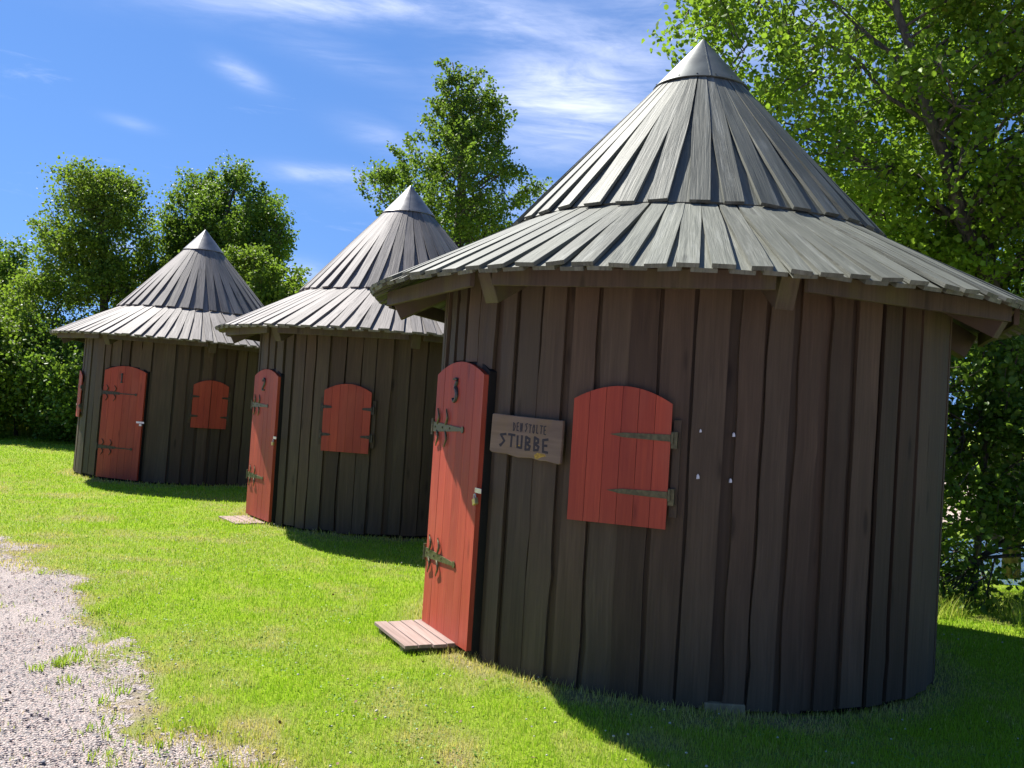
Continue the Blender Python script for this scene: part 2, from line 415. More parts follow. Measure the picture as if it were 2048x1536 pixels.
q2 = q2[rng.random(len(q2)) < np.clip((ge + .20) / .12, 0, 1) ** .8]
used, inv = np.unique(q2.ravel(), return_inverse=True)
GV = np.stack([GX, GY, gz(GX, GY) + .0015 + .003 * np.clip((g_m + .1) / .2, 0, 1)], -1)[used]
gravel = fastmesh('gravel_path', GV, inv, 4, M_GRAVEL, smooth=True)
tag(gravel, 'pinkish grey crushed gravel drive with a ragged grassy edge', kind='structure')

# loose stones lying on the gravel and along its edge
def pebbles():
    N = 15000; y = 3.3 * (11 / 3.3) ** (rng.random(N) ** 1.25); x = rng.uniform(-.62, .1, N) * y
    g = gmask(x, y); k = g > -.55 * rng.random(N) ** 2.2; x, y = x[k], y[k]; n = len(x)
    base = np.array([(1, 0, 0), (-1, 0, 0), (0, 1, 0), (0, -1, 0), (0, 0, 1), (0, 0, -.6)], float)
    tri = np.array([(0, 2, 4), (2, 1, 4), (1, 3, 4), (3, 0, 4), (2, 0, 5), (1, 2, 5), (3, 1, 5), (0, 3, 5)])
    s = rng.uniform(.004, .010, n) * (1 + .8 * (rng.random(n) > .95)); a = rng.uniform(0, 6.28, n)
    B = base[None] * (1 + rng.uniform(-.35, .35, (n, 6, 1))) * s[:, None, None] * np.array([1, .75, .6])
    ca, sa = np.cos(a)[:, None], np.sin(a)[:, None]
    P = np.stack([B[..., 0] * ca - B[..., 1] * sa + x[:, None], B[..., 0] * sa + B[..., 1] * ca + y[:, None], B[..., 2] + (gz(x, y) + .012)[:, None]], -1)
    Fc = (tri[None] + (np.arange(n) * 6)[:, None, None]).ravel()
    m, t, p = mat('loose_stone')
    isl = t.n('ShaderNodeNewGeometry').outputs['Random Per Island']
    c = t.mix(isl, C(.20, .17, .17), C(.58, .48, .44)); c = t.mix(t.ramp(isl, .85, .9), c, C(.14, .14, .16))
    setp(t, p, Base_Color=c, Roughness=.8)
    tag(fastmesh('loose_stones', P.reshape(-1, 3), Fc, 3, m), 'loose small stones scattered over the gravel drive', 'gravel', kind='stuff')
pebbles()

def grassmat(name, g1, g2, d1, d2, tr=.4):
    m, t, p = mat(name)
    isl = t.n('ShaderNodeAttribute', attribute_name='rnd').outputs['Fac']
    d = t.n('ShaderNodeAttribute', attribute_name='dry').outputs['Fac']
    c = t.mix(isl, g1, g2); dc = t.mix(isl, d1, d2)
    c = t.mix(d, c, dc)
    setp(t, p, Base_Color=c, Roughness=.5); p.inputs['Specular IOR Level'].default_value = .3
    tb = t.n('ShaderNodeBsdfTranslucent', ins={'Color': c})
    mx = t.n('ShaderNodeMixShader', ins={0: tr, 1: p.outputs[0], 2: tb.outputs[0]})
    t.link(mx.outputs[0], m.node_tree.nodes['Material Output'].inputs[0]); return m
M_GRASS = grassmat('grass_blades', C(.22, .40, .016), C(.40, .59, .026), C(.54, .49, .07), C(.76, .66, .26))

def blades(x, y, h, w, dry, bend=.55):
    n = len(x); a = rng.uniform(0, 2 * np.pi, n); b = rng.uniform(0, 2 * np.pi, n)
    z = gz(x, y); dx, dy = np.cos(a) * w / 2, np.sin(a) * w / 2
    lean = rng.uniform(.15, bend, n) * h; lx, ly = np.cos(b) * lean, np.sin(b) * lean
    V = np.empty((n, 5, 3))
    V[:, 0] = np.stack([x - dx, y - dy, z - .004], -1); V[:, 1] = np.stack([x + dx, y + dy, z - .004], -1)
    V[:, 2] = np.stack([x + dx * .8 + lx * .4, y + dy * .8 + ly * .4, z + h * .6], -1)
    V[:, 3] = np.stack([x - dx * .8 + lx * .4, y - dy * .8 + ly * .4, z + h * .6], -1)
    V[:, 4] = np.stack([x + lx, y + ly, z + h], -1)
    o = (np.arange(n) * 5)[:, None]
    T = np.concatenate([o + [[0, 1, 2]], o + [[0, 2, 3]], o + [[3, 2, 4]]], 1).ravel()
    r = np.repeat(rng.random(n), 5); return V.reshape(-1, 3), T, r, np.repeat(dry, 5)
def keepout(x, y, pad=.0):
    k = np.ones(len(x), bool)
    for hx, hy, hz in HUTS: k &= np.hypot(x - hx, y - hy) > RW - .07 + pad
    return k
def lawn():
    N = 560000; u = rng.random(N)
    y = 3.3 * (27 / 3.3) ** u; x = rng.uniform(-.66, .66, N) * y
    g = gmask(x, y); k = keepout(x, y) & (x < 9)
    gp_ = g + .30 * (fbm(x, y, 3.1) - .5) * 2; pr = np.clip(.10 - gp_ / .30, 0, 1) ** 1.2; pr = np.maximum(pr, .05 * (g < .45) * (fbm(x, y, 5) > .55)); pr = np.maximum(pr, .6 * (g < .5) * (fbm(x + 9, y, 2.3) > .74))
    dr = drymask(x, y)
    k &= rng.random(N) < pr * (1 - .45 * dr)
    x, y, dr = x[k], y[k], dr[k]; n = len(x)
    tall = np.zeros(n)
    for hx, hy, hz in HUTS:
        r = np.hypot(x - hx, y - hy) - RW; tall = np.maximum(tall, np.clip(1 - np.abs(r - .04) / .14, 0, 1))
    h = rng.uniform(.014, .042, n) * (.55 + .9 * fbm(x, y, 4.2) ** 1.2 + .3 * fbm(x, y, 1.2)) * (1 + 1.1 * tall * rng.random(n)) * (.62 + .012 * y)
    w = rng.uniform(.0020, .0042, n) * np.clip(y / 4.5, 1, 5)
    d = np.clip(dr * 1.1 + rng.normal(0, .22, n) - .12, 0, 1) + (rng.random(n) < .04) * .6
    V, T, r, dd = blades(x, y, h, w, np.clip(d, 0, 1))
    tag(fastmesh('lawn_grass', V, T, 3, M_GRASS, attrs={'rnd': r, 'dry': dd}), 'short bright green lawn grass with dry yellow patches', 'grass', kind='stuff')
lawn()
# ------------------------------------------------------------------ huts
def pol(r, a, z): return Vector((r * math.cos(a), r * math.sin(a), z))
def arch(w, zc, ze, n=7, x0=None, x1=None):
    x0 = -w / 2 if x0 is None else x0; x1 = w / 2 if x1 is None else x1
    out = []
    for i in range(n):
        x = x0 + (x1 - x0) * i / (n - 1); out.append((x, ze + (zc - ze) * (1 - (2 * x / w) ** 2)))
    return out
DOOR_W = .765; DOOR_D = 1.785
def seglist(pts, step=.012):
    return pts

def make_hut(k, loc, door_az, raft_az, shutters, roofm, capm, label, lean=(0, 0)):
    random.seed(100 + k); rg = np.random.default_rng(50 + k)
    root = empty('round_hut', loc, 0, label=label, cat='hut', group='round wooden huts in a row on the lawn')
    root.rotation_euler = (-lean[1], lean[0], 0)
    dz = R_(door_az)
    # wall: under boards and overlapping top boards with wavy natural edges
    mb = MB(); N = 60
    offa = R_(rg.uniform(0, 6))
    for i in range(N):
        a = offa + 2 * math.pi * i / N; hw = math.pi * 1.748 / N * 1.02
        n = Vector((math.cos(a), math.sin(a), 0)); t = Vector((-n.y, n.x, 0))
        top = 2.53
        zb = -.02 if k == 2 else .04; L = [n * 1.748 - t * hw + Vector((0, 0, z)) for z in (zb, top)]; Rr = [n * 1.748 + t * hw + Vector((0, 0, z)) for z in (zb, top)]
        mb.plank(L, Rr, n, .018)
    zs = np.linspace(0, 1, 22)
    for i in range(N):
        a = offa + 2 * math.pi * (i + .5) / N + rg.normal(0, .006)
        rel = (a - dz + math.pi) % (2 * math.pi) - math.pi
        n = Vector((math.cos(a), math.sin(a), 0)); t = Vector((-n.y, n.x, 0))
        z0 = rg.uniform(.02, .05) - (.05 if k == 2 else 0); z1 = 2.535
        if abs(rel) < .232:
            xx = math.sin(rel) * RW
            z0 = 1.72 + .09 * (1 - (2 * xx / DOOR_W) ** 2 if abs(xx) < DOOR_W / 2 else 0) + .02
        elif abs(rel) < .29:
            z0 = rg.uniform(.0, .03)
        w = rg.choice([.13, .145, .155, .165, .172]) * 1.0
        if .225 < abs(rel) < .30: w = .115
        e = []
        for s in (0, 1):
            ph = rg.uniform(0, 6.28, 4); am = rg.uniform(0, 1, 4) * np.array([.007, .005, .004, .003]) * rg.choice([.25, .6, 1.3])
            wv = sum(am[j] * np.sin(ph[j] + zs * (2.2, 5.5, 11, 23)[j]) for j in range(4))
            kc = rg.uniform(0, 1); wv += rg.choice([0, 0, .012]) * np.exp(-((zs - kc) / .04) ** 2)
            e.append(wv)
        tilt = rg.normal(0, .003); th = .024
        f = RW + rg.uniform(-.003, .004)
        lean_ = rg.normal(0, .004)
        L = []; Rr = []
        for j, q in enumerate(zs):
            z = z0 + (z1 - z0) * q
            cx = lean_ * (q - .5)
            L.append(n * (f + tilt) + t * (-w / 2 + e[0][j] + cx) + Vector((0, 0, z)))
            Rr.append(n * (f - tilt) + t * (w / 2 + e[1][j] + cx) + Vector((0, 0, z)))
        mb.plank(L, Rr, n, th)
    wall = mb.build('wall', M_WALL, root)
    mb = MB(); n = 48
    vs = [pol(1.71, 2 * math.pi * i / n, z) for z in (-.12, .10) for i in range(n)]
    mb.add(vs, [[i, (i + 1) % n, n + (i + 1) % n, n + i] for i in range(n)])
    mb.build('footing', M_BLACK, root)
    # roof tiers
    def tier(name, r0, z0, r1, z1, n, wmax, k0, n2=None, jit=.006, parent=root):
        mb = MB(); sl = Vector((r1 - r0, 0, z1 - z0)); Ls = sl.length
        for layer in (0, 1):
            for i in range(n):
                a = 2 * math.pi * (i + .5 * layer) / n + rg.normal(0, .006)
                c, s = math.cos(a), math.sin(a)
                t = Vector((-s, c, 0)); rad = Vector((c, s, 0))
                nn = (rad * (z0 - z1) + Vector((0, 0, r1 - r0))).normalized()
                ext = rg.normal(0, jit) * (2.2 if rg.random() < .12 else 1) - (.012 if layer == 0 else 0)
                L = []; Rr = []; w_ = wmax * rg.uniform(.93, 1.07) * (1.12 if layer == 0 else 1)
                skew = rg.normal(0, .003); roll = rg.normal(0, .0025)
                m_ = 7
                for j in range(m_):
                    q = j / (m_ - 1) * (1 + ext / Ls)
                    r = r0 + (r1 - r0) * q; z = z0 + (z1 - z0) * q
                    sp = 2 * math.pi * r / n
                    w = min(w_, sp * (k0 if layer else 1.04))
                    lift = (.026 if layer else 0) - .026 + (.004 * math.sin(q * 3 + i) if layer else 0)
                    p = rad * r + Vector((0, 0, z)) + nn * lift
                    L.append(p - t * (w / 2 - skew * q) + nn * roll * q); Rr.append(p + t * (w / 2 + skew * q) - nn * roll * q)
                mb.plank(L, Rr, nn, .023)
        return mb.build(name, roofm, parent)
    lower = tier('lower_roof', 1.15, 2.925, 2.325, 2.305, 84, .112, .965)
    upper = tier('upper_roof', .30, 4.005, 1.345, 2.855, 38, .118, .98)
    # cap
    mb = MB(); n = 120
    prof = [(.003, 4.374), (.352, 3.972), (.352, 3.972), (.346, 3.966), (.33, 3.985)]
    vs = []; fs = []
    for (r, z) in prof:
        for i in range(n): vs.append(pol(r * (1 + .006 * math.sin(3 * 6.28 * i / n + k)), 2 * math.pi * i / n, z))
    for j in range(len(prof) - 1):
        if j == 1: continue
        for i in range(n): fs.append([j * n + i, j * n + (i + 1) % n, (j + 1) * n + (i + 1) % n, (j + 1) * n + i])
    mb.add(vs, fs)
    for sa_ in (rg.uniform(-2.6, -1.0), rg.uniform(0, 2)):
        mb.plank([pol(.02, sa_ - .2, 4.358), pol(.352, sa_ - .012, 3.976)], [pol(.02, sa_ + .2, 4.358), pol(.352, sa_ + .012, 3.976)], (math.cos(sa_) * .745, math.sin(sa_) * .745, .667), .006)
    for q_ in range(16): a_ = 2 * math.pi * (q_ + .3) / 16; nv = Vector((math.cos(a_) * .745, math.sin(a_) * .745, .667)); mb.tube([pol(.335, a_, 3.992), pol(.335, a_, 3.992) + nv * .005], .006, 6)
    cap = mb.build('roof_cap', capm, root); cap.data.polygons.foreach_set('use_smooth', [q_ < n for q_ in range(len(cap.data.polygons))])
    # rafters and fascia boards
    s27 = math.atan2(2.925 - 2.305, 2.325 - 1.15)
    for i in range(8):
        a = R_(raft_az + 45 * i); rad = Vector((math.cos(a), math.sin(a), 0)); t = Vector((-rad.y, rad.x, 0))
        d = (rad * math.cos(s27) - Vector((0, 0, math.sin(s27)))); nn = rad * math.sin(s27) + Vector((0, 0, math.cos(s27)))
        mb = MB(); O = rad * 2.20 + Vector((0, 0, 2.37)) - nn * .078
        mb.box(O, t, nn, d, -.05, .05, -.185, 0, -.75, .02)
        mb.build('rafter', M_EAVE, root, bevel=.003)
        # two short fascia boards meet between rafters: straight chords of the eave
        mb = MB()
        a0 = a + R_(2.2); a1 = a + R_(45 - 2.2)
        P0 = pol(2.20, a0, 0); P1 = pol(2.20, a1, 0); X_ = (P1 - P0); Lw = X_.length; X_.normalize()
        Nn = Vector((X_.y, -X_.x, 0))
        if Nn.dot(P0) < 0: Nn = -Nn
        O = (P0 + P1) / 2 + Vector((0, 0, 2.215))
        mb.box(O, X_, Vector((0, 0, 1)), Nn, -Lw / 2, Lw / 2, 0, .10, -.03, 0)
        mb.build('fascia_board', M_EAVE, root, bevel=.002)
    # door
    n = Vector((math.cos(dz), math.sin(dz), 0)); t = Vector((-n.y, n.x, 0)); Z = Vector((0, 0, 1)); O = Vector((0, 0, .02))
    mb = MB(); W = DOOR_W + .022
    mb.poly([(-W / 2, 0), (W / 2, 0)] + arch(W, 1.84, 1.735, 11)[::-1], O, t, Z, n, 1.62, 1.752)
    mb.build('door_gap_shade', M_BLACK, root)  # black slab painted as the shade in the gap around the door
    mb = MB(); nb = 6; W = DOOR_W; cuts = [-W / 2 + W * i / nb + (rg.normal(0, .006) if 0 < i < nb else 0) for i in range(nb + 1)]
    for i in range(nb):
        x0, x1 = cuts[i] + .0012, cuts[i + 1] - .0012
        mb.poly([(x0, .02), (x1, .02)] + arch(W, 1.80, 1.715, 5, x0, x1)[::-1], O, t, Z, n, DOOR_D - .012, DOOR_D + rg.uniform(-.001, .001))
    mb.poly([(-W / 2 + .0005, .022), (W / 2 - .0005, .022)] + arch(W - .001, 1.798, 1.714, 11)[::-1], O, t, Z, n, 1.675, DOOR_D - .0125)
    door = mb.build('door', M_RED, root)
    def P(x, z, d=0): return n * (DOOR_D + d) + t * x + Vector((0, 0, z + .02))
    def strapR(mb, pts, n_, t_, O_, d0, d1): mb.poly(pts, O_, t_, Z, n_, d0, d1)
    for hz in (1.36, .50):
        mb = MB(); x0 = -W / 2 - .012
        # tapering strap with a thin tail and an eyed end
        dn = W * .42; xe = x0 + W * (.66 if k else .82)
        if k: up = [(x0, hz - .034), (x0 + W * .2, hz - .028), (xe - .03, hz - .012), (xe - .018, hz - .008)]
        else: up = [(x0, hz - .030), (x0 + dn, hz - .020), (x0 + dn + .015, hz - .009), (xe - .02, hz - .007)]
        cyc = [(xe + .022 * math.cos(q), hz + .022 * math.sin(q)) for q in np.linspace(-2.6, 2.6, 9)]
        dnp = [(a_, 2 * hz - b_) for a_, b_ in up[::-1]]
        mb.poly(up + cyc + dnp, O, t, Z, n, DOOR_D + .002, DOOR_D + .008)
        mb.tube([P(x0 - .008, hz - .055, .006), P(x0 - .008, hz + .055, .006)], .011, 8)
        for cx in (.085, .235):
            for sg in (1, -1):
                pts = []
                for q in np.linspace(0, 1, 9):
                    pts.append(P(x0 + cx - .012 + .036 * math.sin(math.pi * min(q * 1.08, 1)) , hz + sg * (.022 + .105 * q), .008 + .004 * math.sin(math.pi * q)))
                mb.tube(pts, [.006, .007, .008, .008, .0075, .007, .006, .005, .004], 6)
        for bx in (.04, .17, .30):
            mb.tube([P(x0 + bx, hz, .006), P(x0 + bx, hz, .013)], .007, 6)
        mb.build('door_hinge', M_OLIVE if k else M_IRON, door, bevel=0)
    # number
    mb = MB()
    NUM = {0: [[(-.022, .135), (.0, .165), (.0, .0)], [(-.022, .0), (.022, .0)]],
           1: [[(-.035, .125), (-.028, .155), (0, .170), (.030, .155), (.033, .120), (.015, .080), (-.015, .045), (-.035, .008), (.038, .010)]],
           2: [[(-.032, .172), (.030, .168), (.004, .112), (.026, .088), (.036, .055), (.024, .018), (-.008, .0), (-.032, .022)]]}[k]
    for st in NUM:
        # smooth the stroke
        pts = [Vector((a, b, 0)) for a, b in st]; out = []
        for i in range(len(pts) - 1):
            for q in np.linspace(0, 1, 5)[:-1]:
                p0 = pts[max(i - 1, 0)]; p1 = pts[i]; p2 = pts[i + 1]; p3 = pts[min(i + 2, len(pts) - 1)]
                cr = .5 * ((2 * p1) + (p2 - p0) * q + (2 * p0 - 5 * p1 + 4 * p2 - p3) * q * q + (3 * p1 - 3 * p2 + p3 - p0) * q ** 3)
                out.append(cr if k else p1.lerp(p2, q))
        out.append(pts[-1]); m_ = len(out)
        mb.tube([P(o_.x * 1.0 - .05, 1.54 + o_.y * .85, .006) for o_ in out], [.008 + .007 * math.sin(math.pi * i / (m_ - 1)) for i in range(m_)], 6)
    mb.build('door_number', M_NUM, door)
    # hasp and padlock at the free edge
    mb = MB(); hz = 1.0 if k else .93
    mb.box(O, t, Z, n, W / 2 - (.018 if k else .10), W / 2 + (.075 if k else .045), hz - .012, hz + .018, DOOR_D + .002, DOOR_D + .005)
    mb.build('hasp', M_STEEL, door, bevel=.001)
    mb = MB(); cx = W / 2 + (.022 if k else .005); X2 = (t * .82 + Z * .35).normalized(); Y2 = n.cross(X2)
    if Y2.z < 0: Y2 = -Y2
    if k != 2: X2, Y2 = t, Z
    PO = n * (DOOR_D + .02) + t * cx + Z * (hz - .02)
    if k == 0:
        mb.box(PO, X2, Y2, n, -.03, .015, -.012, .022, -.012, .012)
    else:
        mb.box(PO, X2, Y2, n, -.022, .022, -.045, -.005, -.012, .012)
    body = mb.build('padlock', M_STEEL if k == 0 else M_BRASS, door, bevel=.003)
    mb = MB(); pts = [PO + X2 * (.015 * math.cos(q)) + Y2 * (.0 + .022 * max(math.sin(q), -.4)) for q in np.linspace(-.4, math.pi + .4, 12)]
    mb.tube(pts, .0035, 6); mb.build('shackle', M_STEEL, door)
    # shutters
    for (saz, wS, kind) in shutters:
        for leaf in ((0,) if kind != 'double' else (-1, 1)):
            a = R_(saz) + leaf * R_(4.4); n_ = Vector((math.cos(a), math.sin(a), 0)); t_ = Vector((-n_.y, n_.x, 0))
            ww = wS if leaf == 0 else wS / 2; nb = 6 if leaf == 0 else 3; dS = 1.80
            x_off = 0
            mb = MB()
            for i in range(nb):
                x0 = -ww / 2 + ww * i / nb + .0012; x1 = -ww / 2 + ww * (i + 1) / nb - .0012
                if leaf == 0: tp = arch(wS, 1.70, 1.615, 5, x0, x1)
                else: tp = [(x, z) for x, z in [(xx - leaf * ww / 2, zz) for xx, zz in arch(wS, 1.70, 1.615, 5, x0 + leaf * ww / 2, x1 + leaf * ww / 2)]]
                mb.poly([(x0, .935), (x1, .935)] + tp[::-1], Vector(), t_, Z, n_, dS, dS + .012)
            # backing ledges
            for zz in (1.05, 1.46): mb.box(Vector(), t_, Z, n_, -ww / 2 + .02, ww / 2 - .02, zz - .04, zz + .04, dS - .02, dS - .0005)
            sh = mb.build('window_shutter', M_RED, root)
            sides = {'long': (1,), 'short': (-1, 1), 'double': (leaf,)}[kind]
            for sd_ in sides:
                for hz in (1.12, 1.43):
                    hb = MB(); Lh = .34 if kind == 'long' else .11; xh = sd_ * ww / 2
                    o2 = [(xh, hz - .019), (xh - sd_ * Lh * .78, hz - .013), (xh - sd_ * Lh, hz), (xh - sd_ * Lh * .78, hz + .013), (xh, hz + .019)]
                    hb.poly(o2 if sd_ < 0 else o2[::-1], Vector(), t_, Z, n_, dS + .013, dS + .018)
                    hb.box(Vector(), t_, Z, n_, *sorted((xh + sd_ * .002, xh + sd_ * .035)), hz - .055, hz + .035, dS - .03, dS + .008)
                    hb.tube([n_ * (dS + .014) + t_ * (xh + sd_ * .008) + Z * (hz - .03), n_ * (dS + .014) + t_ * (xh + sd_ * .008) + Z * (hz + .03)], .008, 7)
                    for bx in (.2, .5, .75):
                        hb.tube([n_ * (dS + .016) + t_ * (xh - sd_ * Lh * bx) + Z * hz, n_ * (dS + .0215) + t_ * (xh - sd_ * Lh * bx) + Z * hz], .005, 6)
                    hb.build('shutter_hinge', M_OLIVE if kind == 'long' else M_IRON, sh)
                sb = MB(); sb.box(Vector(), t_, Z, n_, *sorted((sd_ * (ww / 2 + .006), sd_ * (ww / 2 + .048))), 1.0, 1.53, 1.755, 1.781)
                sb.build('hinge_batten', M_WALL, root)
    return root

h1 = make_hut(0, HUTS[0], -105.5, -64, [(-61.5, .54, 'double'), (-150.5, .54, 'double')], M_ROOF_S, M_CAP_S,
              'round dark board hut with conical grey roof and door numbered 1, farthest of the three', (.014, .010))
h2 = make_hut(1, HUTS[1], -144.5, -78.5, [(-100.5, .56, 'short'), (-189, .56, 'short')], M_ROOF_S, M_CAP_S,
              'round dark board hut with conical grey roof and door numbered 2, the middle hut')
h3 = make_hut(2, HUTS[2], -153.8, -87.0, [(-110.7, .56, 'long')], M_ROOF_G, M_CAP_G,
              'nearest round dark board hut with greenish conical roof, door numbered 3 and a name sign', (0, .010))
# pale support block and white pegs of the nearest hut
mb = MB(); a = R_(-90); n = Vector((math.cos(a), math.sin(a), 0)); t = Vector((-n.y, n.x, 0))
mb.box(Vector(), t, Vector((0, 0, 1)), n, -.11, .11, -.05, .018, 1.60, 1.79); mb.build('support_block', M_BLOCK, h3, bevel=.003)
for az, z, s in ((-96.9, 1.48, .009), (-91.1, 1.47, .011), (-96.9, 1.23, .013), (-91.2, 1.22, .011)):
    a = R_(az); n = Vector((math.cos(a), math.sin(a), 0)); t = Vector((-n.y, n.x, 0)); mb = MB()
    pg = [(-s * .6, -s), (s * .7, -s * .8), (s * .5, s * .4), (0, s * 1.2), (-s * .5, s * .5)]
    mb.poly(pg, n * 0 + Vector((0, 0, z)), t, Vector((0, 0, 1)), n, 1.765, 1.784); mb.build('peg', M_WHITE, h3)

# ------------------------------------------------------------------ name sign
sa = R_(-130.0); n = Vector((math.cos(sa), math.sin(sa), 0)); t = Vector((-n.y, n.x, 0)); Z = Vector((0, 0, 1))
hx, hy, hz = HUTS[2]
so = Vector((hx, hy, hz)) + n * 1.785 + Z * 1.39
sign = empty('name_sign', so, 0, label='weathered wooden board lettered DEN STOLTE STUBBE on the nearest hut wall', cat='sign')
SW, SH = .53, .235
pts = [(-SW / 2 - .006, -SH / 2 + .018), (-SW / 2 + .01, -SH / 2 + .008), (-.14, -SH / 2 + .006), (-.05, -SH / 2 - .008), (.06, -SH / 2 - .003), (.12, -SH / 2 - .013), (.16, -SH / 2 - .010), (.21, -SH / 2 - .016), (SW / 2 - .012, -SH / 2 - .022), (SW / 2, -SH / 2 - .016),
       (SW / 2 + .004, 0), (SW / 2 + .004, SH / 2 - .006), (.10, SH / 2 - .004), (-SW / 2 + .01, SH / 2 + .006), (-SW / 2, SH / 2)]
mb = MB(); mb.poly(pts, Vector(), t, Z, n, .0, .022)
# rotate uv so grain runs along the board
mb.uv = [[(v, u) for (u, v) in f] for f in mb.uv]
mb.build('board', M_SIGN, sign, bevel=.003)
GL = {  # strokes in a unit box (x right, y up)
 'D': [[(.1, 0), (.1, 1)], [(0, .95), (.55, .85), (.8, .5), (.5, .08), (0, .02)]],
 'E': [[(.7, 1), (.05, .93), (.12, .05), (.75, 0)], [(.1, .5), (.6, .52)]],
 'N': [[(.05, 0), (.1, 1), (.65, .05), (.7, 1)]],
 'S': [[(.8, 1), (.05, .92), (.62, .45), (.1, .05), (.02, .14)]],
 'T': [[(0, .95), (.9, .92)], [(.45, .95), (.42, 0)]],
 'O': [[(.4, 1), (.08, .6), (.15, .1), (.5, 0), (.72, .4), (.62, .9), (.4, 1)]],
 'L': [[(.15, 1), (.1, .05), (.7, .0)]],
 'U': [[(.08, .9), (.12, .05), (.7, .0), (.72, .95)]],
 'B': [[(.08, 0), (.08, 1), (.6, .85), (.6, .62), (.1, .5), (.7, .3), (.6, .04), (.08, 0)]]}
mb = MB()
def write(txt, x, y, w, h, gap, th, slope=0.0):
    for ch in txt:
        if ch == ' ': x += w * .55; continue
        jy = random.uniform(-.04, .04) * h
        for st in GL[ch]:
            for i in range(len(st) - 1):
                (x0, y0), (x1, y1) = st[i], st[i + 1]
                A = Vector((x + x0 * w, y + jy + y0 * h + slope * x, 0)); B = Vector((x + x1 * w, y + jy + y1 * h + slope * x, 0))
                d = (B - A); 
                if d.length < 1e-5: continue
                d.normalize(); q = Vector((-d.y, d.x, 0)) * th / 2; A -= d * th * .3; B += d * th * .3
                dd = .0225 + random.uniform(0, .0006)
                mb.poly([(A - q).xy, (B - q).xy, (B + q).xy, (A + q).xy], Vector(), t, Z, n, .0215, dd)
        x += w + gap
random.seed(4)
write('DEN STOLTE', -.095, .028, .019,   .048, .0085, .0070, -.03)
write('STUBBE', -.19, -.072, .052, .075, .0125, .0145, -.03)
mb.build('lettering', M_INK, sign)
mb = MB(); mb.poly([(.075, -.10), (.10, -.085), (.15, -.09), (.165, -.10), (.13, -.108), (.10, -.122), (.082, -.118)], Vector(), t, Z, n, .0215, .0228)
mb.build('yellow_stain', M_YEL, sign)
mb = MB(); mb.poly([(-.068, -.055), (-.05, -.052), (-.03, -.05), (-.028, -.066), (-.066, -.068)], Vector(), t, Z, n, .0215, .0222)
mb.build('yellow_stain', M_YEL, sign)

# ------------------------------------------------------------------ door steps
def step(loc, az, w, dep, h, npl, label, extra=0):
    a = R_(az); n = Vector((math.cos(a), math.sin(a), 0)); t = Vector((-n.y, n.x, 0))
    root = empty('door_step', loc, 0, label=label, cat='door step', group='low plank steps in front of the hut doors')
    pw = dep / npl
    for i in range(npl):
        mb = MB(); e0, e1 = random.uniform(-.012, .012), random.uniform(-.012, .012)
        mb.box(Vector(), t, n, Z, -w / 2 + e0, w / 2 + e1, -dep / 2 + pw * i + .004, -dep / 2 + pw * (i + 1) - .004, h - .022, h + random.uniform(-.0015, .0015))
        mb.uv = [[(v, u) for (u, v) in f] for f in mb.uv]
        mb.build('plank', M_STEP, root, bevel=.002)
    for s in (-1, 1):
        mb = MB(); mb.box(Vector(), t, n, Z, s * (w / 2 - .10) - .03, s * (w / 2 - .10) + .03, -dep / 2 + .012, dep / 2 - .012, -.04, h - .0225)
        mb.build('bearer', M_BLOCK, root)
    return root
step((-.52, 6.075, 0), -154, .62, .37, .055, 4, 'weathered plank step lying on the lawn before the door numbered 3')
step((HUTS[1][0] + 1.96 * math.cos(R_(-145)), HUTS[1][1] + 1.96 * math.sin(R_(-145)), -.055), -145, .62, .36, .035, 4, 'small sunlit plank step before the door numbered 2 of the middle hut')
step((HUTS[0][0] + 2.02 * math.cos(R_(-109)), HUTS[0][1] + 2.02 * math.sin(R_(-109)), -.12), -109, .80, .42, .04, 4, 'low shaded plank step before the door numbered 1 of the farthest hut')

# ------------------------------------------------------------------ trees
def leafquads(C_, size, up=.35):
    n = len(C_); nrm = rng.normal(0, 1, (n, 3)); nrm[:, 2] += up * 2; nrm /= np.linalg.norm(nrm, axis=1)[:, None]
    d = rng.normal(0, 1, (n, 3)); d[:, 2] -= .3; d -= (d * nrm).sum(1)[:, None] * nrm; d /= np.linalg.norm(d, axis=1)[:, None]
    s = np.cross(nrm, d); L = (size * rng.uniform(.65, 1.2, n))[:, None]; w = L * rng.uniform(.36, .46, n)[:, None]
    fold = nrm * L * rng.uniform(.05, .22, n)[:, None]
    V = np.stack([C_, C_ + d * L * .3 + s * w * .9 + fold, C_ + d * L * .72 + s * w * .85 + fold, C_ + d * L, C_ + d * L * .72 - s * w * .85 + fold, C_ + d * L * .3 - s * w * .9 + fold], 1)
    o = (np.arange(n) * 6)[:, None]
    return V.reshape(-1, 3), np.concatenate([o + [[0, 1, 2, 3]], o + [[3, 4, 5, 0]]], 1).ravel()
_ti = 0
